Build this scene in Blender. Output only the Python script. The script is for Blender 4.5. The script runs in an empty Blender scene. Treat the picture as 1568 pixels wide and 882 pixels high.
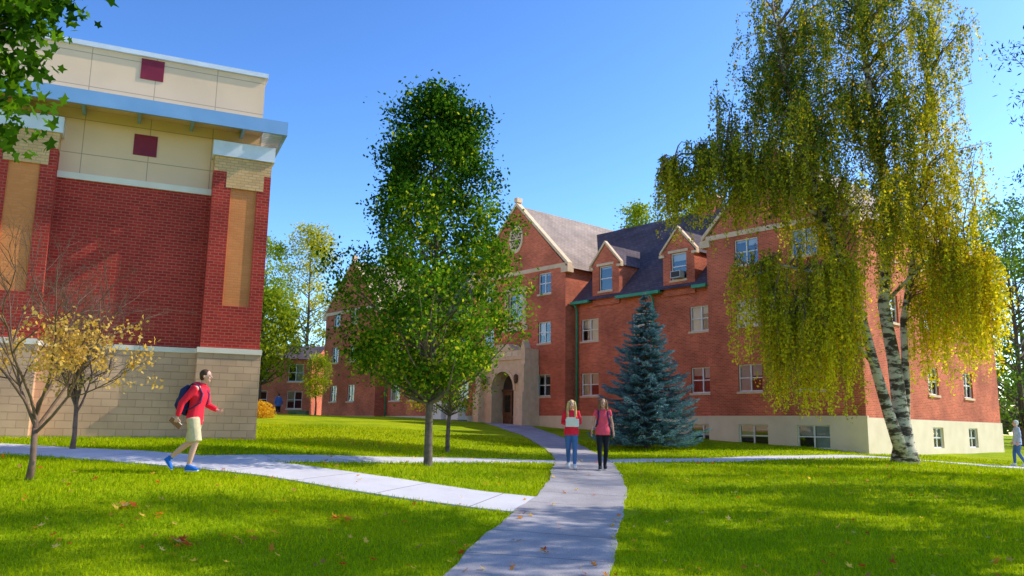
import bpy, math, random
import numpy as np
from mathutils import Vector, Matrix
R = np.random.default_rng(11); random.seed(5)
SC = bpy.context.scene

# ------------------------------------------------------------ terrain
BY = np.array([-2000,0,8,12,16,20,26,32,40,48,60,80,3000.]); BZ = np.array([0,0,-.02,.13,.36,.58,.70,.88,1.25,1.72,1.95,2.1,2.1])
GX = np.array([-2000,-40,-12,-6,-2,1.5,8,13,16,22,30,60,3000.]); GZ = np.array([.6,.6,.55,.49,.2,0,-.03,-.08,-.3,-.6,-1.,-1.2,-1.2])
def sm(x,a,b):
    t=np.clip((np.asarray(x,float)-a)/(b-a),0,1); return t*t*(3-2*t)
def gz(x,y):
    x=np.asarray(x,float); y=np.asarray(y,float); b=0;g=0
    for o in (-1.6,-.8,0,.8,1.6):
        b=b+np.interp(y+o,BY,BZ)/5; g=g+np.interp(x+o,GX,GZ)/5
    r=sm(y,6,14)*(1-.85*sm(y,44,58)*(x<10))
    return b+g*r+.02*np.sin(x*.9+1)*np.sin(y*.7)*sm(y,4,10)
def gh(x,y): return float(gz(x,y))

# ------------------------------------------------------------ materials
def newmat(name):
    m=bpy.data.materials.new(name); m.use_nodes=True; nt=m.node_tree; nt.nodes.clear()
    o=nt.nodes.new('ShaderNodeOutputMaterial'); return m,nt,o
def N(nt,t,**k):
    n=nt.nodes.new(t)
    for a,b in k.items(): setattr(n,a,b)
    return n
def noisy(name,c1,c2,scale=3,rough=.8,bump=.0,coord='Object',detail=5,spec=.3,metal=0):
    m,nt,o=newmat(name); p=N(nt,'ShaderNodeBsdfPrincipled'); L=nt.links.new
    tc=N(nt,'ShaderNodeTexCoord'); no=N(nt,'ShaderNodeTexNoise'); no.inputs['Scale'].default_value=scale; no.inputs['Detail'].default_value=detail
    L(tc.outputs[coord],no.inputs['Vector'])
    cr=N(nt,'ShaderNodeValToRGB'); cr.color_ramp.elements[0].position=.32; cr.color_ramp.elements[1].position=.68
    cr.color_ramp.elements[0].color=(*c1,1); cr.color_ramp.elements[1].color=(*c2,1)
    L(no.outputs['Fac'],cr.inputs[0]); L(cr.outputs[0],p.inputs['Base Color'])
    p.inputs['Roughness'].default_value=rough; p.inputs['Specular IOR Level'].default_value=spec; p.inputs['Metallic'].default_value=metal
    if bump:
        b=N(nt,'ShaderNodeBump'); b.inputs['Strength'].default_value=bump; b.inputs['Distance'].default_value=.02
        n2=N(nt,'ShaderNodeTexNoise'); n2.inputs['Scale'].default_value=scale*8; L(tc.outputs[coord],n2.inputs['Vector'])
        L(n2.outputs['Fac'],b.inputs['Height']); L(b.outputs[0],p.inputs['Normal'])
    L(p.outputs[0],o.inputs[0]); return m
def brickmat(name,c1,c2,mortar,bw=.215,rh=.075,ms=.01,offset=.5,rough=.85,stain=.35,bump=.5):
    m,nt,o=newmat(name); p=N(nt,'ShaderNodeBsdfPrincipled'); L=nt.links.new
    uv=N(nt,'ShaderNodeUVMap'); br=N(nt,'ShaderNodeTexBrick'); br.offset=offset
    br.inputs['Scale'].default_value=1; br.inputs['Brick Width'].default_value=bw; br.inputs['Row Height'].default_value=rh
    br.inputs['Mortar Size'].default_value=ms; br.inputs['Mortar Smooth'].default_value=.2; br.inputs['Bias'].default_value=0
    br.inputs['Color1'].default_value=(*c1,1); br.inputs['Color2'].default_value=(*c2,1); br.inputs['Mortar'].default_value=(*mortar,1)
    L(uv.outputs[0],br.inputs['Vector'])
    no=N(nt,'ShaderNodeTexNoise'); no.inputs['Scale'].default_value=.6; no.inputs['Detail'].default_value=8; L(uv.outputs[0],no.inputs['Vector'])
    mr=N(nt,'ShaderNodeMapRange'); mr.inputs[1].default_value=.3; mr.inputs[2].default_value=.7; mr.inputs[3].default_value=1-stain; mr.inputs[4].default_value=1+stain*.6
    L(no.outputs['Fac'],mr.inputs[0])
    mx=N(nt,'ShaderNodeMix'); mx.data_type='RGBA'; mx.blend_type='MULTIPLY'; mx.inputs[0].default_value=1
    L(br.outputs['Color'],mx.inputs[6]); L(mr.outputs[0],mx.inputs[7]); L(mx.outputs[2],p.inputs['Base Color'])
    b=N(nt,'ShaderNodeBump'); b.inputs['Strength'].default_value=bump; b.inputs['Distance'].default_value=.01; b.invert=True
    L(br.outputs['Fac'],b.inputs['Height']); L(b.outputs[0],p.inputs['Normal'])
    p.inputs['Roughness'].default_value=rough; p.inputs['Specular IOR Level'].default_value=.2
    L(p.outputs[0],o.inputs[0]); return m
def leafmat(name,trans=.45,tint=(1.35,1.2,.5)):
    m,nt,o=newmat(name); L=nt.links.new
    at=N(nt,'ShaderNodeAttribute'); at.attribute_name='Col'
    d=N(nt,'ShaderNodeBsdfDiffuse'); t=N(nt,'ShaderNodeBsdfTranslucent')
    mu=N(nt,'ShaderNodeMix'); mu.data_type='RGBA'; mu.blend_type='MULTIPLY'; mu.inputs[0].default_value=1; mu.inputs[7].default_value=(*tint,1)
    L(at.outputs['Color'],d.inputs[0]); L(at.outputs['Color'],mu.inputs[6]); L(mu.outputs[2],t.inputs[0])
    a=N(nt,'ShaderNodeMixShader'); a.inputs[0].default_value=trans; L(d.outputs[0],a.inputs[1]); L(t.outputs[0],a.inputs[2]); L(a.outputs[0],o.inputs[0]); return m
def glassmat(name):
    m,nt,o=newmat(name); L=nt.links.new
    g=N(nt,'ShaderNodeBsdfGlossy'); g.inputs['Roughness'].default_value=.02; g.inputs[0].default_value=(.9,.95,1,1)
    t=N(nt,'ShaderNodeBsdfTransparent'); t.inputs[0].default_value=(.8,.86,.88,1); f=N(nt,'ShaderNodeFresnel'); f.inputs[0].default_value=1.9
    x=N(nt,'ShaderNodeMixShader'); L(f.outputs[0],x.inputs[0]); L(t.outputs[0],x.inputs[1]); L(g.outputs[0],x.inputs[2]); L(x.outputs[0],o.inputs[0]); return m

M={}
M['brickR']=brickmat('red_brick',(.74,.155,.070),(.53,.09,.04),(.60,.28,.17))
M['brickL']=brickmat('maroon_brick',(.50,.040,.028),(.36,.026,.022),(.44,.15,.09),bw=.22,rh=.085,ms=.009,stain=.25)
M['brickT']=brickmat('tan_brick',(.80,.28,.085),(.74,.245,.07),(.68,.26,.10),stain=.15)
M['brickQ']=brickmat('buff_brick',(.80,.48,.22),(.68,.39,.17),(.5,.32,.17),rh=.085,stain=.15)
M['block']=brickmat('split_block',(.72,.44,.27),(.64,.38,.235),(.54,.32,.19),bw=.42,rh=.2,ms=.008,stain=.22,bump=1)
M['panel']=brickmat('wall_panel',(.88,.58,.37),(.86,.565,.36),(.5,.33,.22),bw=1.7,rh=1.0,ms=.012,offset=0,stain=.08)
M['trim']=noisy('cream_trim',(.80,.68,.54),(.86,.75,.62),2)
M['found']=noisy('painted_foundation',(.76,.61,.40),(.86,.70,.48),1.2,bump=.2)
M['stone']=noisy('limestone',(.68,.47,.28),(.82,.59,.37),3,bump=.3)
M['slate']=brickmat('slate_shingles',(.095,.068,.078),(.135,.097,.11),(.045,.035,.045),bw=.3,rh=.2,ms=.012,stain=.35)
M['shin']=brickmat('brown_shingles',(.44,.33,.25),(.35,.26,.20),(.2,.15,.13),bw=.3,rh=.2,ms=.012,stain=.25)
M['white']=noisy('window_paint',(.78,.76,.70),(.86,.84,.79),4,rough=.5)
M['blind']=noisy('window_blind',(.72,.66,.50),(.88,.81,.66),2)
M['dark']=noisy('room_interior',(.03,.03,.035),(.07,.06,.055),.8)
M['glass']=glassmat('window_glass')
M['green']=noisy('green_gutter',(.03,.28,.15),(.05,.36,.20),3,rough=.45)
M['dgreen']=noisy('utility_green',(.07,.16,.09),(.10,.20,.11),3,rough=.6)
M['metal']=noisy('fascia_metal',(.20,.36,.60),(.25,.42,.66),1,rough=.4,metal=.1)
M['cap']=noisy('metal_coping',(.66,.66,.70),(.78,.78,.81),2,rough=.4,metal=.1)
M['maroon']=noisy('maroon_tile',(.20,.01,.03),(.27,.018,.04),2,rough=.5)
M['soffit']=noisy('soffit',(.66,.44,.24),(.74,.51,.3),2)
M['wood']=noisy('door_wood',(.10,.045,.02),(.17,.08,.035),4,rough=.5)
M['grey']=noisy('grey_metal',(.45,.46,.46),(.6,.6,.58),3,rough=.5)
M['leaf']=leafmat('foliage',.5,(1.5,1.3,.5))
M['needle']=leafmat('needles',.15,(1,1,1))
M['blade']=leafmat('grass_blades',.40,(1.25,1.15,.35))
M['bark']=noisy('grey_bark',(.09,.065,.045),(.20,.15,.11),9,bump=.6)
M['twig']=noisy('twig_bark',(.14,.08,.055),(.24,.15,.10),9)
def birchbark():
    m,nt,o=newmat('birch_bark'); L=nt.links.new; p=N(nt,'ShaderNodeBsdfPrincipled'); tc=N(nt,'ShaderNodeTexCoord'); mp=N(nt,'ShaderNodeMapping')
    mp.inputs['Scale'].default_value=(1.4,1.4,4.5); no=N(nt,'ShaderNodeTexNoise'); no.inputs['Scale'].default_value=1.3; no.inputs['Detail'].default_value=8; no.inputs['Roughness'].default_value=.7
    cr=N(nt,'ShaderNodeValToRGB'); e=cr.color_ramp.elements; e[0].position=.46; e[0].color=(.07,.045,.03,1); e[1].position=.54; e[1].color=(.62,.52,.40,1)
    L(tc.outputs['Object'],mp.inputs[0]); L(mp.outputs[0],no.inputs['Vector']); L(no.outputs['Fac'],cr.inputs[0]); L(cr.outputs[0],p.inputs['Base Color']); p.inputs['Roughness'].default_value=.85
    L(p.outputs[0],o.inputs[0]); return m
M['birch']=birchbark()

# ------------------------------------------------------------ mesh helpers
def empty(name,loc=(0,0,0),rz=0):
    e=bpy.data.objects.new(name,None); e.empty_display_size=.3; SC.collection.objects.link(e); e.location=loc; e.rotation_euler=(0,0,rz); return e
class MB:
    def __init__(s): s.v=[];s.f=[];s.m=[];s.uv=[];s.mats=[]
    def mi(s,k):
        if k not in s.mats: s.mats.append(k)
        return s.mats.index(k)
    def poly(s,pts,k):
        P=[Vector(p) for p in pts]; n=Vector((0,0,0))
        for i in range(len(P)):
            a=P[i];b=P[(i+1)%len(P)]; n+=Vector(((a.y-b.y)*(a.z+b.z),(a.z-b.z)*(a.x+b.x),(a.x-b.x)*(a.y+b.y)))
        if n.length<1e-9: return
        n.normalize()
        if abs(n.z)>.98: t=Vector((1,0,0)); w=Vector((0,1,0))
        else: t=Vector((-n.y,n.x,0)).normalized(); w=n.cross(t); w=w if w.z>0 else -w
        i0=len(s.v); s.v+=[tuple(p) for p in P]; s.f.append(tuple(range(i0,i0+len(P)))); s.m.append(s.mi(k))
        s.uv+=[(p.dot(t),p.dot(w)) for p in P]
    def boxT(s,T,a0,a1,d0,d1,z0,z1,k):
        c=lambda a,d,z:T(a,d,z)
        s.poly([c(a0,d0,z0),c(a1,d0,z0),c(a1,d0,z1),c(a0,d0,z1)],k); s.poly([c(a0,d1,z0),c(a0,d1,z1),c(a1,d1,z1),c(a1,d1,z0)],k)
        s.poly([c(a0,d0,z0),c(a0,d0,z1),c(a0,d1,z1),c(a0,d1,z0)],k); s.poly([c(a1,d0,z0),c(a1,d1,z0),c(a1,d1,z1),c(a1,d0,z1)],k)
        s.poly([c(a0,d0,z1),c(a1,d0,z1),c(a1,d1,z1),c(a0,d1,z1)],k); s.poly([c(a0,d0,z0),c(a0,d1,z0),c(a1,d1,z0),c(a1,d0,z0)],k)
    def box(s,x0,x1,y0,y1,z0,z1,k): s.boxT(lambda a,d,z:(a,d,z),x0,x1,y0,y1,z0,z1,k)
    def prism(s,poly2,T,d0,d1,k):
        s.poly([T(a,d0,z) for a,z in poly2],k); s.poly([T(a,d1,z) for a,z in poly2][::-1],k)
        for i in range(len(poly2)):
            (a,z),(b,w)=poly2[i],poly2[(i+1)%len(poly2)]; s.poly([T(a,d0,z),T(a,d1,z),T(b,d1,w),T(b,d0,w)],k)
    def wall(s,T,a0,a1,z0,z1,ops,k,depth=.22,rk=None):
        A=sorted({a0,a1,*[o[0] for o in ops if a0<o[0]<a1],*[o[1] for o in ops if a0<o[1]<a1]}); Z=sorted({z0,z1,*[o[2] for o in ops if z0<o[2]<z1],*[o[3] for o in ops if z0<o[3]<z1]})
        for i in range(len(A)-1):
            for j in range(len(Z)-1):
                ca=(A[i]+A[i+1])/2; cz=(Z[j]+Z[j+1])/2
                if any(o[0]<ca<o[1] and o[2]<cz<o[3] for o in ops): continue
                s.poly([T(A[i],0,Z[j]),T(A[i+1],0,Z[j]),T(A[i+1],0,Z[j+1]),T(A[i],0,Z[j+1])],k)
        for o in ops:
            rk2=rk or k
            s.poly([T(o[0],0,o[2]),T(o[0],0,o[3]),T(o[0],depth,o[3]),T(o[0],depth,o[2])],rk2); s.poly([T(o[1],0,o[2]),T(o[1],depth,o[2]),T(o[1],depth,o[3]),T(o[1],0,o[3])],rk2)
            s.poly([T(o[0],0,o[3]),T(o[1],0,o[3]),T(o[1],depth,o[3]),T(o[0],depth,o[3])],rk2); s.poly([T(o[0],0,o[2]),T(o[0],depth,o[2]),T(o[1],depth,o[2]),T(o[1],0,o[2])],rk2)
    def obj(s,name,parent=None,smooth=False):
        me=bpy.data.meshes.new(name); me.from_pydata(s.v,[],s.f); u=me.uv_layers.new(name='UVMap')
        u.data.foreach_set('uv',np.array(s.uv,dtype=np.float32).ravel()); me.polygons.foreach_set('material_index',s.m)
        for k in s.mats: me.materials.append(M[k])
        if smooth: me.polygons.foreach_set('use_smooth',[True]*len(s.f))
        o=bpy.data.objects.new(name,me); SC.collection.objects.link(o); o.parent=parent; return o
class PM:
    def __init__(s): s.v=[];s.f=[]
    def tube(s,pts,rad,n=8,ref=(0,1,0),cap=True):
        P=[Vector(p) for p in pts]; ref=Vector(ref); i0=len(s.v)
        for i,p in enumerate(P):
            t=(P[min(i+1,len(P)-1)]-P[max(i-1,0)])
            if t.length<1e-9: t=Vector((0,0,1))
            t.normalize(); r=ref-t*ref.dot(t)
            if r.length<.15: r=Vector((1,.1,0)); r=r-t*r.dot(t)
            r.normalize(); q=t.cross(r); ra,rb=(rad[i] if isinstance(rad[i],(tuple,list)) else (rad[i],rad[i]))
            for k in range(n):
                a=2*math.pi*k/n; s.v.append(tuple(p+r*(ra*math.cos(a))+q*(rb*math.sin(a))))
        for i in range(len(P)-1):
            for k in range(n):
                a=i0+i*n+k;b=i0+i*n+(k+1)%n; s.f.append((a,b,b+n,a+n))
        if cap:
            s.f.append(tuple(range(i0,i0+n))[::-1]); e=i0+(len(P)-1)*n; s.f.append(tuple(range(e,e+n)))
    def ball(s,c,r,n=14,m=9):
        if not isinstance(r,(tuple,list)): r=(r,r,r)
        i0=len(s.v); s.v.append((c[0],c[1],c[2]-r[2]))
        for j in range(1,m):
            ph=-math.pi/2+math.pi*j/m
            for k in range(n):
                a=2*math.pi*k/n; s.v.append((c[0]+r[0]*math.cos(ph)*math.cos(a),c[1]+r[1]*math.cos(ph)*math.sin(a),c[2]+r[2]*math.sin(ph)))
        s.v.append((c[0],c[1],c[2]+r[2])); T=len(s.v)-1
        for k in range(n):
            s.f.append((i0,i0+1+(k+1)%n,i0+1+k)); b=i0+1+(m-2)*n; s.f.append((b+k,b+(k+1)%n,T))
        for j in range(m-2):
            for k in range(n):
                a=i0+1+j*n+k;b=i0+1+j*n+(k+1)%n; s.f.append((a,b,b+n,a+n))
    def obj(s,name,mat,parent=None,remesh=0,smooth=0):
        me=bpy.data.meshes.new(name); me.from_pydata(s.v,[],s.f); me.materials.append(mat if not isinstance(mat,str) else M[mat])
        me.polygons.foreach_set('use_smooth',[True]*len(s.f)); o=bpy.data.objects.new(name,me); SC.collection.objects.link(o); o.parent=parent
        if remesh:
            r=o.modifiers.new('r','REMESH'); r.mode='VOXEL'; r.voxel_size=remesh; r.use_smooth_shade=True
        if smooth:
            r=o.modifiers.new('s','SMOOTH'); r.factor=.5; r.iterations=smooth
        return o
def npmesh(name,V,k,mat,col=None,parent=None):
    n=V.shape[0]; me=bpy.data.meshes.new(name); me.vertices.add(n*k); me.vertices.foreach_set('co',V.astype(np.float32).ravel())
    me.loops.add(n*k); me.loops.foreach_set('vertex_index',np.arange(n*k,dtype=np.int32)); me.polygons.add(n)
    me.polygons.foreach_set('loop_start',np.arange(0,n*k,k,dtype=np.int32)); me.update(calc_edges=True)
    if col is not None:
        a=me.attributes.new('Col','FLOAT_COLOR','POINT'); c=np.ones((n,k,4),np.float32); c[:,:,:3]=col[:,None,:]; a.data.foreach_set('color',c.ravel())
    me.materials.append(M[mat]); o=bpy.data.objects.new(name,me); SC.collection.objects.link(o); o.parent=parent; return o
def unit(a): return a/np.maximum(np.linalg.norm(a,axis=-1,keepdims=True),1e-9)
def leafpolys(C,size,aspect=.6,shape='d',droop=0.,jit=.35):
    n=len(C); a=unit(R.normal(size=(n,3))+np.array([0,0,-droop])); r=R.normal(size=(n,3)); b=unit(np.cross(a,r)); L=size*(1+jit*R.uniform(-1,1,n))[:,None]
    if shape=='d':
        return np.stack([C-a*L*.5,C+b*L*aspect*.5,C+a*L*.5,C-b*L*aspect*.5],1),4
    rad=[.15,.42,.3,.58,.3,.62,.3,.58,.3,.42]; P=[]
    for i,q in enumerate(rad):
        t=-math.pi/2+2*math.pi*i/10*1.0; P.append(C+(a*math.sin(t)+b*math.cos(t))*L*q)
    return np.stack(P,1),10

# ------------------------------------------------------------ trees
def tree(name,x,y,H,tr,z0,prof,ncl,nl,ls,cr,cols,bark='bark',shape='d',lean=(0,0),extra=(),nbr=None,asp=.65,flat=.7,wob=.12,inner=.05,hs=.3):
    b=gh(x,y); e=empty(name,(x,y,b)); pm=PM(); ts=np.linspace(0,1,9); tp=[]
    for t in ts: tp.append((lean[0]*t+wob*math.sin(t*7+x)*t, lean[1]*t+wob*math.cos(t*6+y)*t, -.15+t*(H*.93)))
    tp=np.array(tp); pm.tube([tuple(tp[0]-np.array([0,0,.05]))]+[tuple(p) for p in tp],[tr*1.5]+[tr*(1.15 if i==0 else 1)*(1-t)**.8+.012 for i,t in enumerate(ts)],10)
    cen=[]
    for i in range(ncl):
        t=R.uniform()**.9; r=np.interp(t,np.linspace(0,1,len(prof)),prof)*math.sqrt(R.uniform(inner,1)); a=R.uniform(0,2*math.pi)
        k=1+.18*math.sin(3*a+x+5*t)+.1*math.sin(5*a+9*t)+.1*math.sin(23*t+2*a); z=z0+t*(H-z0)
        tx=np.interp(z,tp[:,2],tp[:,0]); ty=np.interp(z,tp[:,2],tp[:,1]); cen.append((tx+r*k*math.cos(a),ty+r*k*math.sin(a),z))
    cen=np.array(cen+[tuple(c) for c in extra]); nb=nbr or min(len(cen),90)
    for i in list(range(min(nb,ncl)))+list(range(ncl,len(cen))):
        c=cen[i]; rr=math.hypot(c[0]-lean[0]*c[2]/H,c[1]-lean[1]*c[2]/H); zs=max(z0*.8,c[2]-rr*R.uniform(.6,1.1)); zs=min(zs,H*.9)
        s=np.array([np.interp(zs,tp[:,2],tp[:,0]),np.interp(zs,tp[:,2],tp[:,1]),zs]); m=(s+c)/2+np.array([0,0,-.08*rr])+R.normal(size=3)*.05*rr
        r0=max(.012,tr*.42*(1-zs/H)+.006*rr); pm.tube([tuple(s),tuple((s+m)/2),tuple(m),tuple(c)],[r0,r0*.75,r0*.5,.006],5,cap=False)
    pm.obj('trunk_and_limbs',bark,e)
    if nl:
        k=len(cen); C=np.repeat(cen,nl,0)+R.normal(size=(k*nl,3))*np.array([cr,cr,cr*flat]); base=np.array(cols,float)
        cb=np.clip(R.normal(.5,.28,k),0,1)
        hz=np.clip((C[:,2]-z0)/(H-z0),0,1); w=np.clip(np.repeat(cb,nl)+R.normal(0,.15,k*nl)+hs*(.5-hz),0,1)[:,None]  # lower leaves lightened by height; sun glow through the crown put into the colour
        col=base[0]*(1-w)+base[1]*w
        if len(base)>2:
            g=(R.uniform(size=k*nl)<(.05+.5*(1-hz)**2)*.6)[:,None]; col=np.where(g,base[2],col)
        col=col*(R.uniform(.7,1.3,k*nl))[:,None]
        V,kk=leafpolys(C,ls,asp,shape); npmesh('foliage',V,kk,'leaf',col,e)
    return e

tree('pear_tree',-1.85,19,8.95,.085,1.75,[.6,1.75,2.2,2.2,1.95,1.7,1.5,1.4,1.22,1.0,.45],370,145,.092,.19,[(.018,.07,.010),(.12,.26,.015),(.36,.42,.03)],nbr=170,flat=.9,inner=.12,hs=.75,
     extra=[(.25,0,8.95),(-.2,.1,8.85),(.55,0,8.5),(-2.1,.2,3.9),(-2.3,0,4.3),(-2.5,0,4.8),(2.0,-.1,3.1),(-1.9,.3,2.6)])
tree('lawn_tree',-1.8,24.2,3.9,.06,1.3,[.6,1.3,1.3,1.0,.3],90,60,.08,.2,[(.06,.14,.012),(.2,.28,.02),(.4,.34,.03)])
tree('lawn_tree',-2.6,27,3.4,.05,1.3,[.5,.9,.9,.6,.2],50,50,.08,.2,[(.3,.32,.03),(.5,.38,.04)])

# weeping birch
def birch():
    x,y=13.3,28.; e=empty('weeping_birch_tree',(0,0,0)); b=gh(x,y); pm=PM()
    A=[(13.3,28,b-.2),(13.3,28,b+.5),(13.25,28,2.4),(13.15,28,4),(12.9,28,6),(13.35,28.1,9),(13.1,28.2,12.5),(12.7,28,16),(12.5,28,18.6)]
    B=[(13.25,27.85,b),(12.75,27.75,2.2),(12.3,27.6,3.8),(11.8,27.5,6),(10.9,27.4,8.6),(10.0,27.3,11.5),(9.5,27.2,14.5),(9.2,27.2,17)]
    Cc=[(13.35,28.1,1.3),(13.6,28.2,3.2),(13.75,28.4,5.5),(14.5,28.6,8.5),(15.2,28.8,12),(15.6,28.8,15.5)]
    D=[(11.8,27.5,6),(10.4,27.1,6.9),(9,26.8,7.1),(7.8,26.6,6.6)]
    E=[(10.9,27.4,8.6),(9,27.1,10.2),(7.2,26.9,11),(5.7,26.7,10.9),(5.0,26.6,10.2)]
    F=[(12.9,28,6),(14.2,27.6,7.4),(15.6,27.4,7.6),(16.6,27.3,7)]
    G=[(12.3,27.6,3.8),(11.2,27.0,4.9),(9.9,26.6,5.2),(8.6,26.4,5.5)]
    pm.tube(A,[.52,.36,.25,.22,.19,.15,.11,.08,.03],12); pm.tube(B,[.25,.19,.16,.14,.11,.09,.06,.02],10); pm.tube(Cc,[.2,.13,.11,.09,.06,.02],10)
    for p in (D,E,F,G): pm.tube(p,list(np.linspace(.075,.02,len(p))),7)
    pm.obj('trunks',M['birch'],e)
    lm=PM(); blobs=[((12.4,28,15.6),(4.6,3.2,3.8),200),((9.5,27.5,12.4),(2.9,2.6,2.8),120),((6.9,27,10.6),(2.2,1.6,.8),70),((14.9,28.3,11.5),(1.9,2.4,3.6),84),
       ((9.6,26.9,7.0),(2.3,1.3,1.1),80),((12.0,27.2,9.6),(1.7,2.2,2.2),36),((15.4,27.6,7.2),(1.2,1.5,1.5),62),((12.4,29.3,10.5),(2.8,1.3,2.6),26),((9.8,26.6,5.3),(1.9,.9,.5),36)]
    sp=[]
    for p in (A,B,Cc,D,E,F,G):
        p=np.array(p); t=np.linspace(0,len(p)-1,len(p)*4); sp.append(np.stack([np.interp(t,range(len(p)),p[:,c]) for c in range(3)],1))
    spine=np.concatenate(sp); spine=spine[spine[:,2]>3.6]; LC=[];LW=[]
    for c,r,n in blobs:
        for i in range(n):
            d=unit(R.normal(size=3)); p=np.array(c)+d*np.array(r)*R.uniform(.15,1)**.5
            j=np.argmin(np.linalg.norm((spine-p-np.array([0,0,-1.0]))*np.array([1,1,.8]),axis=1)); s=spine[j]
            m=(s+p)/2+np.array([0,0,.3])+R.normal(size=3)*.15; q1=(s+m)/2+R.normal(size=3)*.06+np.array([0,0,.1]); lm.tube([tuple(s),tuple(q1),tuple(m),tuple(p)],[.028,.022,.016,.006],4,cap=False)
            nb=R.integers(5,9); hi=p[2]>9
            for q in range(nb):
                t0=R.uniform(.35,1); st_=(s*(1-t0)+m*t0) if R.uniform()<.35 else (m*(1-t0)+p*t0)
                L=R.uniform(.7,2.4) if hi else R.uniform(1.2,3.6)
                if st_[2]-L<2.1: L=max(.7,st_[2]-R.uniform(1.9,3.3))
                o=unit(R.normal(size=3)*np.array([1,1,0]))*R.uniform(.05,.4); o[2]=0
                k=6; tt=np.linspace(0,1,k)[:,None]; sx=st_+o*np.sqrt(tt)+np.array([0,0,1])*(.10*np.sin(tt*3)-L*tt**1.2)+np.cumsum(R.normal(size=(k,3))*.03,0)
                if q%2==0: lm.tube([tuple(v) for v in sx],[.004]*k,3,cap=False)
                nn=int(L*25)+6; u=R.uniform(0,1,nn)**.9; xs=np.stack([np.interp(u,tt[:,0],sx[:,a]) for a in range(3)],1)+R.normal(size=(nn,3))*.055
                LC.append(xs); f=np.clip((13.5-xs[:,2])/8.5,0,1)*.6+.15*u+R.uniform(-.28,.35)+.2*(xs[:,0]>14); LW.append(f)  # yellower low down: sun shining through the leaves is painted into the colour
    C=np.concatenate(LC); w=np.clip(np.concatenate(LW)+R.normal(0,.12,len(C)),0,1)[:,None]
    col=np.array((.07,.135,.025))*(1-w)+np.array((.74,.68,.03))*w; g=(R.uniform(size=len(C))<.07)[:,None]; col=np.where(g,np.array((.85,.52,.03)),col)*R.uniform(.7,1.3,len(C))[:,None]
    V,k=leafpolys(C,.095,.62,'d',1.2); npmesh('foliage',V,k,'leaf',np.minimum(col,.85),e); lm.obj('twigs','twig',e); return len(C)
print('birch leaves',birch())

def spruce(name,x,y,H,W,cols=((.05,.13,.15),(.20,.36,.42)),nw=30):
    b=gh(x,y); e=empty(name,(x,y,b)); pm=PM(); pm.tube([(0,0,-.2),(0,0,H*.5),(0,0,H)],[.14,.08,.01],8); Cs=[];D=[];Wt=[]
    for i in range(nw):
        t=i/(nw-1); z=.35+t**.9*(H-.55); r=W/2*(1-t)**.85*(.95+.1*math.sin(i*2.3))+.06; nb=int(7+11*(1-t))
        for j in range(nb):
            a=2*math.pi*(j+R.uniform(-.3,.3))/nb+i*.7; L=r*R.uniform(.72,1.18); dr=np.array([math.cos(a),math.sin(a),0]); zz=z+R.uniform(-.1,.1)
            k=6; s=np.linspace(0,1,k); P=np.array([dr*L*q+np.array([0,0,zz+(.12*q-.32*q**1.5+.26*q**4)*L]) for q in s]); pm.tube([tuple(p) for p in P],[.02*(1-q)+.004 for q in s],4,cap=False)
            side=np.array([-dr[1],dr[0],0]); m=int(55+170*L); q=R.uniform(.12,1,m); base=np.stack([np.interp(q,s,P[:,c]) for c in range(3)],1)
            wd=R.uniform(-1,1,m)*(.28*L*(1.05-q)+.05); pos=base+side*wd[:,None]-np.abs(wd)[:,None]*np.array([0,0,.25])+dr*(np.abs(wd)*.6)[:,None]
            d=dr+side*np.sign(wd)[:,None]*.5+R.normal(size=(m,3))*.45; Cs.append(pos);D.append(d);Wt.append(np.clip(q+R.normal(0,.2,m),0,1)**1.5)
    C=np.concatenate(Cs);d=unit(np.concatenate(D));w=np.concatenate(Wt)[:,None]; n=len(C); bb=unit(np.cross(d,R.normal(size=(n,3)))); L=R.uniform(.07,.13,n)[:,None]
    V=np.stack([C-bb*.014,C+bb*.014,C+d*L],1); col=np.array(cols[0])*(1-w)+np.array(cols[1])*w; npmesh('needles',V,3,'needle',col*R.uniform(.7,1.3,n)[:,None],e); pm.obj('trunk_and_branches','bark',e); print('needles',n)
spruce('blue_spruce_tree',5.3,32,6.1,4.1)

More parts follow.
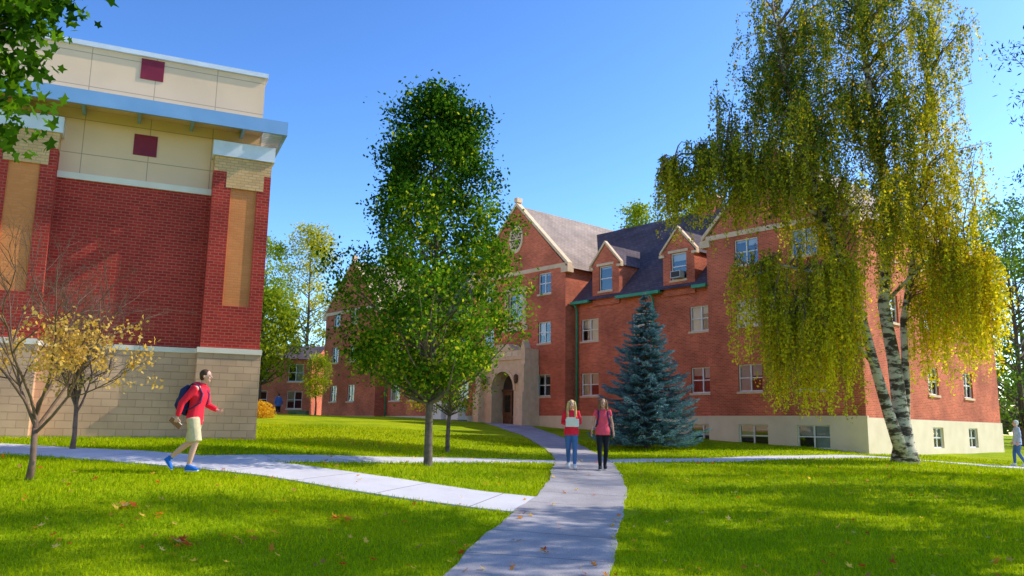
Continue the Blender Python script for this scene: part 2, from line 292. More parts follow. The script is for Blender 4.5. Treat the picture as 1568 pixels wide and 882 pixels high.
def sapling(name,x,y,H,W,nleaf,seed,cols):
    b=gh(x,y); e=empty(name,(x,y,b)); pm=PM(); rs=np.random.default_rng(seed); tips=[]
    def grow(p,d,L,r,lev):
        k=4; P=[p]; dd=d
        for i in range(k):
            dd=unit(dd+rs.normal(size=3)*.13+np.array([0,0,.05])); P.append(P[-1]+dd*L/k)
        pm.tube([tuple(q) for q in P],list(np.linspace(r,r*.5,k+1)),6 if lev<2 else 3,cap=False)
        if lev>=2: tips.extend(P[2:])
        if lev<4:
            for i in range(5 if lev<2 else 3):
                q=P[rs.integers(1 if lev else 2,k+1)]; s=rs.normal(size=3); s-=dd*s.dot(dd); nd=unit(dd*.8+unit(s)*rs.uniform(.45,.9)); grow(q,nd,L*rs.uniform(.5,.75),r*.5,lev+1)
    pm.tube([(0,0,-.1),(.02,0,.3),(0,0,.8)],[.07,.05,.045],8)
    for i in range(6):
        a=i*1.05+.3; grow(np.array([0,0,.7+.06*i]),unit(np.array([math.cos(a)*W,math.sin(a)*W,1.])),H*.46,.026,0)
    grow(np.array([0,0,.8]),np.array([0,0,1.]),H*.44,.04,0)
    pm.obj('trunk_and_twigs','twig',e); T=np.array(tips); q=(T[:,2]-.9)/(H*.70-.9); T=T[(q>0)&(q<1)&(rs.uniform(size=len(q))<1.1-.8*q)]
    cl=T[rs.integers(0,len(T),nleaf//7)]; C=np.repeat(cl,7,0); C=C+rs.normal(size=C.shape)*.07; V,k=leafpolys(C,.07,.65,'d',.5); w=rs.uniform(0,1,len(C))[:,None]
    npmesh('foliage',V,k,'leaf',np.array(cols[0])*(1-w)+np.array(cols[1])*w,e)
sapling('young_ash_tree',-7.5,13.1,3.5,.8,2500,3,((.55,.36,.08),(.78,.55,.2)))
sapling('young_ash_tree',-9.4,17.9,2.2,.35,220,8,((.5,.36,.08),(.75,.55,.2)))

# overhanging maple at the left
ex=[]
for i in range(44):
    z=R.uniform(4.75,7.4); lim=-5.68+.20*(z-5.0) if z>5.3 else -5.8; ex.append((R.uniform(-6.8,lim)+9.6,R.uniform(8.3,9.2)-6.3,z))
tree('norway_maple_tree',-9.6,6.3,11,.2,4.6,[1.6,2.3,2.5,2.5,2.2,1.],110,55,.15,.25,[(.012,.05,.006),(.09,.21,.012)],shape='m',extra=ex)
# trees out of view at right, added to dapple the lawn; pine partly visible
SH=[(.05,.11,.012),(.12,.2,.02)]
tree('offscreen_shade_tree',14.6,14.6,21.5,.26,5.5,[1.4,2.2,2.4,2.5,2.8,2.9,1.8],74,190,.21,.36,SH)
tree('offscreen_shade_tree',12.4,11.0,13.5,.2,4.0,[1.2,2.0,2.1,1.9,.9],30,170,.20,.34,SH)
tree('offscreen_shade_tree',16.2,18.6,10.5,.2,3.5,[1.2,2.2,2.4,1.8,.8],34,170,.20,.34,SH)
tree('dark_pine_tree',19.3,23.8,17,.25,4,[1.6,2.6,3.4,3.7,3.5,2.4],80,150,.17,.36,[(.010,.03,.022),(.025,.065,.04)],asp=.25)
# background trees
G1=[(.16,.26,.02),(.40,.46,.03)]; G2=[(.30,.34,.03),(.58,.54,.05)]; G3=[(.07,.14,.03),(.14,.24,.05)]
for (n,x,y,H,w,c,z0) in [('background_maple_tree',-18.7,61,9.5,2.9,G1,3.0),('background_maple_tree',-24.5,80,17.5,3.6,G1,1.6),('background_maple_tree',-20.6,82,19.5,3.8,G2,5),('background_maple_tree',-13.0,85,17,3.6,G1,1.6),
     ('background_maple_tree',13.5,66,20.2,3.4,G1,5),('background_maple_tree',10.6,68,18.5,2.5,G1,5),('background_maple_tree',36,58,17,6,G3,1.6),('background_maple_tree',46,52,13,6,G2,1.6),('background_maple_tree',44,70,21,7,G3,1.6)]:
    tree(n,x,y,H,.22,z0,[w*.6,w,w,w*.8,w*.3],140,60,.25,.45,c)
tree('small_tree',-11.8,50,3.7,.05,1.3,[.4,.8,.8,.3],60,60,.11,.2,G1)
def bush(name,x,y,w,h,c):
    b=gh(x,y); e=empty(name,(x,y,b)); n=3200; P=unit(R.normal(size=(n,3)))*R.uniform(.5,1,n)[:,None]*np.array([w,w,h]); P=P[P[:,2]>-.2]; ww=R.uniform(0,1,len(P))[:,None]
    V,k=leafpolys(P+np.array([0,0,h*.2]),.13); npmesh('foliage',V,k,'leaf',np.array(c[0])*(1-ww)+np.array(c[1])*ww,e)
    pm=PM(); [pm.tube([(0,0,-.1),(w*.5*math.cos(a),w*.5*math.sin(a),h*.8)],[.03,.01],5) for a in range(6)]; pm.obj('stems','twig',e)
bush('orange_shrub',-13.0,42,1.1,.8,((.6,.3,.03),(.6,.48,.05))); bush('orange_shrub',-14.6,44,1.0,.9,((.5,.4,.03),(.4,.4,.05)))
def farmass():
    n=26000; x=R.uniform(-200,240,n); y=120+R.uniform(0,25,n); H=7+4*np.sin(x*.08)+2.5*np.sin(x*.31+1)+1.5*np.sin(x*.9); z=2+H*R.uniform(0,1,n)**.8
    C=np.stack([x,y,z],1); w=R.uniform(0,1,n)[:,None]; V,k=leafpolys(C,1.6); npmesh('distant_trees',V,k,'leaf',np.array((.08,.15,.06))*(1-w)+np.array((.28,.3,.08))*w)
farmass()

# ------------------------------------------------------------ paths
def dense(P,st=.35):
    P=np.array(P,float); out=[]; Q=np.vstack([2*P[0]-P[1],P,2*P[-1]-P[-2]])
    for i in range(1,len(Q)-2):
        n=max(2,int(np.linalg.norm(Q[i+1]-Q[i])/st)); t=np.linspace(0,1,n,endpoint=False)[:,None]
        out.append(.5*((2*Q[i])+(-Q[i-1]+Q[i+1])*t+(2*Q[i-1]-5*Q[i]+4*Q[i+1]-Q[i+2])*t*t+(-Q[i-1]+3*Q[i]-3*Q[i+1]+Q[i+2])*t**3))
    return np.vstack(out+[P[-1:]])
PATHS=[]
def path(name,P,W,mat,lift):
    D=dense(P); W=np.interp(np.linspace(0,1,len(D)),np.linspace(0,1,len(W)),W); T=unit(np.gradient(D,axis=0)); Nn=np.stack([-T[:,1],T[:,0]],1); PATHS.append((D,W))
    s=np.concatenate([[0],np.cumsum(np.linalg.norm(np.diff(D,axis=0),axis=1))]); m=MB(); k=6; rows=[]
    for i in range(len(D)):
        r=[]; wob=.04*math.sin(s[i]*2.1)+.03*math.sin(s[i]*5.3)
        for j in range(k+1):
            o=(j/k-.5)*(W[i]+wob); p=D[i]+Nn[i]*o; r.append((p[0],p[1],gh(p[0],p[1])+lift,s[i],o))
        rows.append(r)
    for i in range(len(D)-1):
        for j in range(k):
            q=[rows[i][j],rows[i][j+1],rows[i+1][j+1],rows[i+1][j]]; i0=len(m.v); m.v+=[a[:3] for a in q]; m.f.append((i0,i0+1,i0+2,i0+3)); m.m.append(m.mi(mat)); m.uv+=[(a[4],a[3]) for a in q]
        for j in (0,k):
            a,b=rows[i][j],rows[i+1][j]; q=[a,b,(*b[:2],b[2]-.1,*b[3:]),(*a[:2],a[2]-.1,*a[3:])]; i0=len(m.v); m.v+=[c[:3] for c in q]; m.f.append((i0,i0+1,i0+2,i0+3)); m.m.append(0); m.uv+=[(c[4],c[3]) for c in q]
    return m.obj(name)
def concmat(name,c1,c2,joint):
    m,nt,o=newmat(name); L=nt.links.new; p=N(nt,'ShaderNodeBsdfPrincipled'); uv=N(nt,'ShaderNodeUVMap'); sp=N(nt,'ShaderNodeSeparateXYZ'); L(uv.outputs[0],sp.inputs[0])
    d=N(nt,'ShaderNodeMath',operation='DIVIDE'); d.inputs[1].default_value=joint; L(sp.outputs[1],d.inputs[0]); f=N(nt,'ShaderNodeMath',operation='FRACT'); L(d.outputs[0],f.inputs[0])
    g=N(nt,'ShaderNodeMath',operation='GREATER_THAN'); g.inputs[1].default_value=.022/joint; L(f.outputs[0],g.inputs[0])
    tc=N(nt,'ShaderNodeTexCoord'); n1=N(nt,'ShaderNodeTexNoise'); n1.inputs['Scale'].default_value=1.1; n1.inputs['Detail'].default_value=9; n1.inputs['Roughness'].default_value=.65; L(tc.outputs['Object'],n1.inputs['Vector'])
    n2=N(nt,'ShaderNodeTexNoise'); n2.inputs['Scale'].default_value=70; L(tc.outputs['Object'],n2.inputs['Vector']); ad=N(nt,'ShaderNodeMath',operation='ADD'); L(n1.outputs['Fac'],ad.inputs[0]); L(n2.outputs['Fac'],ad.inputs[1])
    cr=N(nt,'ShaderNodeValToRGB'); cr.color_ramp.elements[0].position=.40; cr.color_ramp.elements[1].position=.60; cr.color_ramp.elements[0].color=(*c1,1); cr.color_ramp.elements[1].color=(*c2,1)
    h=N(nt,'ShaderNodeMath',operation='MULTIPLY'); h.inputs[1].default_value=.5; L(ad.outputs[0],h.inputs[0]); L(h.outputs[0],cr.inputs[0])
    mx=N(nt,'ShaderNodeMix'); mx.data_type='RGBA'; L(g.outputs[0],mx.inputs[0]); mx.inputs[6].default_value=(c1[0]*.35,c1[1]*.35,c1[2]*.35,1); L(cr.outputs[0],mx.inputs[7]); L(mx.outputs[2],p.inputs['Base Color']); p.inputs['Roughness'].default_value=.9
    b=N(nt,'ShaderNodeBump'); b.inputs['Strength'].default_value=.25; b.inputs['Distance'].default_value=.01; L(n2.outputs['Fac'],b.inputs['Height']); L(b.outputs[0],p.inputs['Normal']); L(p.outputs[0],o.inputs[0]); return m
M['conc']=concmat('old_concrete',(.27,.235,.235),(.45,.41,.40),1.5); M['conc2']=concmat('new_concrete',(.54,.51,.52),(.66,.63,.64),1.6)
path('footpath',[(-2,-8),(-.75,0),(-.1,6),(.27,9.3),(.88,12.9),(1.5,16.5),(1.85,20.2),(2.15,25),(2.1,29),(1.9,34),(1.4,39),(.5,44),(-.3,47.6)],[1.8,1.8,1.75,1.6,1.6,1.7,1.9,2.4],'conc',.032)
path('sidewalk',[(1.2,13.9),(-1,14.5),(-2.7,15.15),(-4.5,15.95),(-6.5,16.5),(-9.6,17.3),(-14,18.0),(-30,18.6)],[2.0,1.9,1.8,2.2,2.1,1.9,1.9],'conc2',.026)
path('cross_path',[(-6.3,16.8),(-4.5,18.2),(-2.2,20.3),(1.5,23.3),(6.5,26.2),(10.5,29.2),(14.5,31),(20,31),(45,33)],[1.2],'conc2',.020)

# ------------------------------------------------------------ ground
def ground():
    xs=np.unique(np.round(np.concatenate([-np.geomspace(24,1500,22)[::-1],np.arange(-24,32,.4),np.geomspace(32,1500,22)]),3)); ys=np.unique(np.round(np.concatenate([-np.geomspace(6,800,14)[::-1],np.arange(-6,56,.4),np.geomspace(56,2500,26)]),3))
    X,Y=np.meshgrid(xs,ys); Z=gz(X,Y); V=np.stack([X,Y,Z],-1).reshape(-1,3); nx=len(xs);ny=len(ys); i=np.arange(nx*ny).reshape(ny,nx)
    F=np.stack([i[:-1,:-1],i[:-1,1:],i[1:,1:],i[1:,:-1]],-1).reshape(-1,4); me=bpy.data.meshes.new('ground'); me.from_pydata(V.tolist(),[],F.tolist()); me.polygons.foreach_set('use_smooth',[True]*len(F))
    m,nt,o=newmat('lawn'); L=nt.links.new; p=N(nt,'ShaderNodeBsdfPrincipled'); tc=N(nt,'ShaderNodeTexCoord'); n1=N(nt,'ShaderNodeTexNoise'); n1.inputs['Scale'].default_value=.45; n1.inputs['Detail'].default_value=10; n1.inputs['Roughness'].default_value=.7
    n2=N(nt,'ShaderNodeTexNoise'); n2.inputs['Scale'].default_value=28; n2.inputs['Detail'].default_value=6; L(tc.outputs['Object'],n1.inputs['Vector']); L(tc.outputs['Object'],n2.inputs['Vector'])
    cr=N(nt,'ShaderNodeValToRGB'); e=cr.color_ramp.elements; e[0].position=.35; e[0].color=(.19,.30,.004,1); e[1].position=.7; e[1].color=(.44,.49,.006,1); L(n1.outputs['Fac'],cr.inputs[0])
    mr=N(nt,'ShaderNodeMapRange'); mr.inputs[1].default_value=.3; mr.inputs[2].default_value=.7; mr.inputs[3].default_value=.6; mr.inputs[4].default_value=1.25; L(n2.outputs['Fac'],mr.inputs[0])
    mx=N(nt,'ShaderNodeMix'); mx.data_type='RGBA'; mx.blend_type='MULTIPLY'; mx.inputs[0].default_value=1; L(cr.outputs[0],mx.inputs[6]); L(mr.outputs[0],mx.inputs[7]); L(mx.outputs[2],p.inputs['Base Color']); p.inputs['Roughness'].default_value=1; p.inputs['Specular IOR Level'].default_value=.05
    b=N(nt,'ShaderNodeBump'); b.inputs['Distance'].default_value=.04; b.inputs['Strength'].default_value=.8; L(n2.outputs['Fac'],b.inputs['Height']); L(b.outputs[0],p.inputs['Normal']); L(p.outputs[0],o.inputs[0])
    me.materials.append(m); ob=bpy.data.objects.new('ground',me); SC.collection.objects.link(ob)
ground()
def offpath(x,y,mg=.0):
    ok=np.ones(len(x),bool)
    for D,W in PATHS:
        best=np.full(len(x),9e9); ww=np.zeros(len(x))
        for i in range(0,len(D),1):
            d=(x-D[i,0])**2+(y-D[i,1])**2; s=d<best; best[s]=d[s]; ww[s]=W[i]
        ok&=(np.sqrt(best)>ww/2+mg)
    return ok
def grass():
    X=[];Y=[];S=[]
    for (y0,y1,dn,sc) in [(7.5,12,1350,1.),(12,16,800,1.3),(16,23,360,1.8),(23,36,110,2.6)]:
        w=.72*y1+1; n=int(2*w*(y1-y0)*dn*.8); x=R.uniform(-w,w,n); y=R.uniform(y0,y1,n); k=np.abs(x)<.72*y+1; X.append(x[k]);Y.append(y[k]);S.append(np.full(k.sum(),sc))
    x=np.concatenate(X);y=np.concatenate(Y);s=np.concatenate(S); ok=offpath(x,y,-.04); x,y,s=x[ok],y[ok],s[ok]; n=len(x); z=gz(x,y)
    a=R.uniform(0,2*math.pi,n); wd=.006*s; h=R.uniform(.025,.07,n)*s**.35; C=np.stack([x,y,z],1); dx=np.stack([np.cos(a),np.sin(a),0*a],1)*wd[:,None]; tip=C+np.stack([R.normal(0,.02,n),R.normal(0,.02,n),h],1)
    V=np.stack([C-dx,C+dx,tip],1); f=(np.sin(x*1.3+2*np.sin(y*.8))*np.sin(y*1.7+np.sin(x*.6))*.5+.5)*.4+R.uniform(0,.6,n); f=f[:,None]
    col=np.array((.18,.33,.004))*(1-f)+np.array((.54,.60,.006))*f; npmesh('grass',V,3,'blade',col*R.uniform(.65,1.2,n)[:,None]); print('grass',n)
grass()
def fallen():
    n=420; y=9+R.uniform(0,1,n)**1.6*18; x=R.uniform(-.65,.65,n)*y; k=30; cx=np.array([-3.9,-3.2,-2.9,-4.6,-5.2,-2.2]); j=R.integers(0,6,k); x[:k]=cx[j]+R.normal(0,.12,k); y[:k]=9.9+.35*j+R.normal(0,.12,k)
    C=np.stack([x,y,gz(x,y)+.05],1); a=R.uniform(0,6.28,n); u=np.stack([np.cos(a),np.sin(a),R.normal(0,.35,n)],1); w=np.stack([-np.sin(a),np.cos(a),R.normal(0,.35,n)],1)
    L=(R.uniform(.025,.06,n)+.03*(np.arange(n)<k))[:,None]; rad=[.3,.9,.5,1.,.5,1.1,.5,1.,.5,.9]; P=[C+(u*math.cos(i*.628)+w*math.sin(i*.628))*L*rad[i]+np.array([0,0,.012*(i%2)]) for i in range(10)]
    pal=np.array([(.6,.25,.04),(.65,.42,.1),(.55,.09,.03),(.45,.22,.09),(.7,.5,.2)]); npmesh('fallen_leaves',np.stack(P,1),10,'leaf',pal[R.integers(0,5,n)])
fallen()

# ------------------------------------------------------------ brick residence hall (right)
B=empty('brick_residence_hall',(9.4,40,0),math.atan2(-.743,.669)); w=MB(); g=MB(); rf=MB(); st=MB(); gu=MB()
def Tf(y): return lambda a,d,z:(a,y+d,z)
def Tr(x): return lambda a,d,z:(x-d,a,z)
def Tl(x): return lambda a,d,z:(x+d,a,z)
wr=random.Random(3)
def window(T,a0,a1,z0,z1,style=1,sill=True,ac=False):
    f=.055; g.boxT(T,a0,a0+f,.09,.17,z0,z1,'white'); g.boxT(T,a1-f,a1,.09,.17,z0,z1,'white'); g.boxT(T,a0+f,a1-f,.09,.17,z1-f,z1,'white'); g.boxT(T,a0+f,a1-f,.09,.17,z0,z0+f,'white')
    zm=(z0+z1)/2; am=(a0+a1)/2
    if style==1: g.boxT(T,am-.03,am+.03,.092,.165,z0+f,z1-f,'white')
    g.boxT(T,a0+f,a1-f,.10,.155,zm-.025,zm+.025,'white')
    g.poly([T(a0+f,.13,z0+f),T(a1-f,.13,z0+f),T(a1-f,.13,z1-f),T(a0+f,.13,z1-f)],'glass')
    for (p,q) in (((a0+f,am-.04),(am+.04,a1-f)) if style==1 else ((a0+f,a1-f),)):
        r=wr.random(); c=z0+f if r<.25 else (z0+(z1-z0)*wr.uniform(.3,.75) if r<.75 else z1-.15)
        g.poly([T(p,.2,c),T(q,.2,c),T(q,.2,z1),T(p,.2,z1)],'blind')
    g.poly([T(a0,.5,z0),T(a1,.5,z0),T(a1,.5,z1),T(a0,.5,z1)],'dark'); g.poly([T(a0,.215,z0),T(a0,.215,z1),T(a0,.5,z1),T(a0,.5,z0)],'dark'); g.poly([T(a1,.215,z0),T(a1,.215,z1),T(a1,.5,z1),T(a1,.5,z0)],'dark'); g.poly([T(a0,.215,z0),T(a1,.215,z0),T(a1,.5,z0),T(a0,.5,z0)],'dark')
    if sill: st.boxT(T,a0-.07,a1+.07,-.06,.085,z0-.11,z0-.003,'stone')
    if ac: g.boxT(T,am-.3,am+.3,-.3,.08,z0+.06,z0+.42,'grey'); g.boxT(T,am-.26,am+.26,-.306,-.3,z0+.1,z0+.38,'dark')
ZF=2.22; ROWS=[(3.4,4.65),(6.45,7.7)]
def section(T,a0,a1,ztop,cen,w0=1.3,rows=ROWS,base=(),acs=()):
    ops=[(c-w0/2,c+w0/2,r[0],r[1]) for c in cen for r in rows]; w.wall(T,a0,a1,ZF,ztop,ops,'brickR')
    for i,o in enumerate(ops): window(T,*o,ac=(i in acs))
    T2=lambda a,d,z:T(a,d-.07,z); bo=[(c-.75,c+.75,.95,1.9) for c in base]; w.wall(T2,a0,a1,-1.5,ZF,bo,'found')
    for o in bo: window(T2,*o,sill=False)
    w.boxT(T,a0,a1,-.09,.02,ZF-.02,ZF+.07,'found')
ZE=8.9; ZR=14.1; DE=11.; sl=(ZR-ZE)/(DE/2)
section(Tf(0),-8.6,.62,ZE,[-7.47,-3.75,.0-.06],base=[-3.75,-.06]); section(Tf(0),-28,-17,ZE,[-26.6,-24.2,-21.6,-18.8],base=[])
ov=.35
rf.poly([(-36,-ov,ZE-ov*sl+.12),(.9,-ov,ZE-ov*sl+.12),(.9,DE/2,ZR+.12),(-36,DE/2,ZR+.12)],'slate'); rf.poly([(-36,DE+ov,ZE-ov*sl+.12),(-36,DE/2,ZR+.12),(.9,DE/2,ZR+.12),(.9,DE+ov,ZE-ov*sl+.12)],'slate')
w.wall(lambda a,d,z:(a,DE-d,z),-36,.62,-1.5,ZE,[],'brickR')
def gut(a,b): gu.box(a,b,-ov-.14,-ov+.02,ZE-.36,ZE-.2,'green'); w.box(a,b,-ov+.02,0,ZE-.30,ZE-.26,'green')
DX=[-6.2,-1.26]
for a,b in ((-8.55,-7.2),(-5.2,-2.28),(-.25,.58),(-28,-17)): gut(a,b)
def pipe(x,y,z1):
    p=PM(); p.tube([(x,y,ZE-.3),(x,y+.22,ZE-.55),(x,y+.26,ZE-.9),(x,y+.26,z1)],[.06]*4,8); p.obj('downpipe',M['green'],B)
pipe(-8.35,-.4,1.2); pipe(-2.9,-.4,.5); pipe(-27.6,-.4,1.9); pipe(-19.9,-.4,1.9)
def dormer(x,ac):
    hw=.98; T=Tf(-.10); z0=ZE-.55; ze=10.55; zp=11.75; o=(x-.48,x+.48,9.15,10.6)
    w.wall(T,x-hw,x+hw,z0,ze+.08,[(o[0],o[1],o[2],10.55)],'brickR'); w.poly([T(x-hw,0,ze+.08),T(x+hw,0,ze+.08),T(x,0,zp+.02)],'brickR'); window(T,o[0],o[1],9.15,10.55,style=0,ac=ac)
    st.boxT(T,x-.62,x+.62,-.05,.03,10.56,10.70,'stone')
    for s in (-1,1):
        w.poly([(x+s*hw,-.1,z0),(x+s*hw,-.1,ze),(x+s*hw,(ze-ZE)/sl+.2,ze),(x+s*hw,0,ZE-.1)],'brickR')
        e=x+s*(hw+.12); rf.poly([(e,-.02,ze-.06),(x,-.02,zp+.05),(x,3.2,zp+.05),(e,2.1,ze-.06)],'slate')
        st.prism([(x+s*(hw+.18),ze-.02),(x+s*(hw+.18),ze+.12),(x,zp+.22),(x,zp+.06)],T,-.07,.16,'stone')
        st.boxT(T,min(x+s*(hw-.12),x+s*(hw+.2)),max(x+s*(hw-.12),x+s*(hw+.2)),-.09,.13,ze-.16,ze-.025,'stone')
dormer(DX[0],False); dormer(DX[1],True)
def gable(x0,x1,yf,yb,ze,zp,cols_,rose,mid=None,side_ops=(),basew=(),ww=1.05):
    T=Tf(yf); xc=(x0+x1)/2; rows=ROWS+[(9.35,10.6)]
    ops=[(c-ww/2,c+ww/2,r[0],r[1]) for c in cols_ for r in rows]+([mid] if mid else []); w.wall(T,x0,x1,ZF,ze,ops,'brickR')
    for o in ops: window(T,*o)
    T2=lambda a,d,z:T(a,d-.07,z); bo=[(c-.75,c+.75,.9,1.9) for c in basew]; w.wall(T2,x0-.07,x1+.07,-1.5,ZF,bo,'found'); w.boxT(T,x0-.09,x1+.09,-.09,.02,ZF-.02,ZF+.07,'found')
    for o in bo: window(T2,*o,sill=False)
    w.poly([T(x0,0,ze),T(x1,0,ze),T(xc,0,zp)],'brickR')
    st.boxT(T,x0-.02,x1+.02,-.05,.02,ze-.12,ze+.12,'stone')
    for s,xe in ((-1,x0),(1,x1)):
        st.prism([(xe+s*.25,ze-.1),(xe+s*.25,ze+.12),(xc,zp+.30),(xc,zp+.08)],T,-.08,.28,'stone'); st.boxT(T,min(xe-s*.25,xe+s*.3),max(xe-s*.25,xe+s*.3),-.14,.35,ze-.45,ze-.1,'stone')
        k=(zp-ze)/(xc-x0); rf.poly([(xe+s*.3,yf+.28,ze-.3*k+.1),(xc,yf+.28,zp+.1),(xc,yb,zp+.1),(xe+s*.3,yb,ze-.3*k+.1)],'shin')
    st.boxT(T,xc-.14,xc+.14,-.12,.32,zp+.3,zp+.58,'stone')
    w.wall(Tl(x0),yf,yb,-1.5,ze,[],'brickR'); w.wall(Tr(x1),yf,yb,ZF,ze,list(side_ops),'brickR'); w.wall(lambda a,d,z:(x1+.07-d,a,z),yf-.07,yb,-1.5,ZF,[(o[0],o[1],.95,1.9) for o in side_ops if o[2]<4],'found')
    for o in side_ops:
        window(Tr(x1),*o)
        if o[2]<4: window(lambda a,d,z:(x1+.07-d,a,z),o[0],o[1],.95,1.9,sill=False)
    w.wall(lambda a,d,z:(a,yb-d,z),x0,x1,-1.5,ze,[],'brickR'); w.poly([(x0,yb,ze),(x1,yb,ze),(xc,yb,zp)],'brickR')
    if rose:
        n=28; zc=rose
        for i in range(n):
            a=2*math.pi*i/n;b=2*math.pi*(i+1)/n; f=lambda t,q:(xc+.62*q*math.sin(t),zc+.88*q*math.cos(t))
            st.prism([f(a,.74),f(b,.74),f(b,1.),f(a,1.)],T,-.08,.02,'stone')
        st.poly([T(xc+.5*math.sin(2*math.pi*i/n),-.008,zc+.7*math.cos(2*math.pi*i/n)) for i in range(n)],'dark')
        for i in range(4):
            a=math.pi*i/4; c,s_=math.cos(a)*.03,math.sin(a)*.03; u,v=.55*math.sin(a),.75*math.cos(a)
            st.prism([(xc-u-c,zc-v+s_),(xc-u+c,zc-v-s_),(xc+u+c,zc+v-s_),(xc+u-c,zc+v+s_)],T,-.05-.003*i,-.01,'stone')
        for i in range(8):
            a=2*math.pi*i/8+.39; cx,cz=xc+.3*math.sin(a),zc+.42*math.cos(a)
            st.prism([(cx-.06,cz),(cx,cz-.08),(cx+.06,cz),(cx,cz+.08)],T,-.065,-.01,'stone')
gable(-17,-8.6,-.8,10,10.85,15.05,[-10.3,-15.3],13.0,mid=(-13.45,-12.15,7.9,9.6))
gable(-35.7,-28,-.8,12,10.4,14.2,[-34,-31.4],None)
gable(.62,8.1,-.35,15.5,10.9,14.6,[3.0-.2,5.75],None,side_ops=[(a,a+1.2,r0,r1) for a in (2.2,6.2,10.6) for (r0,r1) in ROWS+[(9.3,10.5)]],basew=[2.9,5.8],ww=1.25)
Tm=Tf(-.8)
for q in ((-13.75,-13.45,7.6,9.9),(-12.15,-11.85,7.6,9.9)): st.boxT(Tm,q[0],q[1],-.05,.05,q[2],q[3],'stone')
st.boxT(Tm,-13.75,-11.85,-.07,.05,9.6,9.95,'stone'); st.boxT(Tm,-13.9,-11.7,-.1,.05,7.3,7.62,'stone')
w.box(-3.6,-2.6,5.1,6.1,13.2,14.9,'brickR'); st.box(-3.7,-2.5,5.0,6.2,14.9,15.05,'stone'); w.box(-11,-10.3,6.6,7.3,13,14.6,'brickR')
def porch():
    xc=-12.8; T=Tf(-1.75); z0=1.2; hw=1.9; r=.98; zs=3.75; zt=5.5; n=12
    pts=[(xc-r*math.cos(math.pi*i/n),zs+r*1.12*math.sin(math.pi*i/n)) for i in range(n+1)]
    st.poly([T(xc-hw,0,z0),T(xc-r,0,z0),T(xc-r,0,zs),T(xc-hw,0,zs)],'stone'); st.poly([T(xc+hw,0,z0),T(xc+r,0,z0),T(xc+r,0,zs),T(xc+hw,0,zs)],'stone')
    st.poly([T(xc-hw,0,zs),T(xc-r,0,zs),T(xc-r,0,zt),T(xc-hw,0,zt)],'stone'); st.poly([T(xc+hw,0,zs),T(xc+r,0,zs),T(xc+r,0,zt),T(xc+hw,0,zt)],'stone')
    for i in range(n):
        (a,z),(b,q)=pts[i],pts[i+1]; st.poly([T(a,0,z),T(b,0,q),T(b,0,zt),T(a,0,zt)],'stone'); st.poly([T(a,0,z),T(b,0,q),T(b,.94,q),T(a,.94,z)],'stone')
        st.prism([(a,z),(b,q),(xc+(b-xc)*1.16,zs+(q-zs)*1.16),(xc+(a-xc)*1.16,zs+(z-zs)*1.16)],T,-.06,.01,'stone')
    for s in (-1,1):
        st.poly([T(xc+s*r,0,z0),T(xc+s*r,.94,z0),T(xc+s*r,.94,zs),T(xc+s*r,0,zs)],'stone'); st.poly([T(xc+s*hw,0,z0),T(xc+s*hw,.94,z0),T(xc+s*hw,.94,zt),T(xc+s*hw,0,zt)],'stone')
        bx=xc+s*(hw+.02); st.boxT(T,bx-.27,bx+.27,-.45,.9,z0,3.6,'stone'); st.boxT(T,bx-.22,bx+.22,-.3,.9,3.6,5.2,'stone'); st.boxT(T,bx-.17,bx+.17,-.18,.9,5.2,6.1,'stone')
        st.prism([(bx-.2,6.1),(bx+.2,6.1),(bx,6.6)],T,-.2,.25,'stone'); st.boxT(T,bx-.31,bx+.31,-.5,.9,z0,1.95,'stone')
    st.boxT(T,xc-hw,xc+hw,-.08,.9,zt,zt+.15,'stone'); st.boxT(T,xc-hw+.3,xc+hw-.3,-.02,.9,zt+.15,6.05,'stone'); st.prism([(xc-.9,6.05),(xc+.9,6.05),(xc+.5,6.45),(xc-.5,6.45)],T,-.05,.8,'stone')
    for i in range(5): a=xc-1.3+i*.55; st.boxT(T,a,a+.4,-.035,-.0,zt+.22,zt+.48,'found')
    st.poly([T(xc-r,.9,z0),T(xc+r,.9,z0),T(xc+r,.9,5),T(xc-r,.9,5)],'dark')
    for a,b in ((-.85,-.04),(.04,.85)):
        g.boxT(T,xc+a,xc+b,.80,.86,1.75,3.7,'wood'); g.boxT(T,xc+a+.15,xc+b-.15,.785,.8,2.5,3.5,'glass')
    g.boxT(T,xc-r+.02,xc+r-.02,.78,.87,3.72,3.84,'wood'); st.boxT(T,xc-2.2,xc+2.2,-1.5,.9,1.2,1.74,'found')
    st.boxT(T,xc-2.6,xc+2.6,-1.9,-1.5,1.2,1.64,'found')
    lp=PM()
    for s in (-1,1): lp.tube([(xc+s*1.4,-1.98,4.1),(xc+s*1.4,-1.98,4.2),(xc+s*1.4,-1.98,4.55),(xc+s*1.4,-1.98,4.65)],[.05,.12,.14,.03],6); lp.tube([(xc+s*1.4,-1.75,4.35),(xc+s*1.4,-1.95,4.35)],[.02,.02],5)
    lp.obj('wall_lanterns',M['wood'],B)
porch()
w.obj('walls',B); g.obj('windows_and_doors',B); rf.obj('roof',B); st.obj('stone_trim',B); gu.obj('gutters',B)

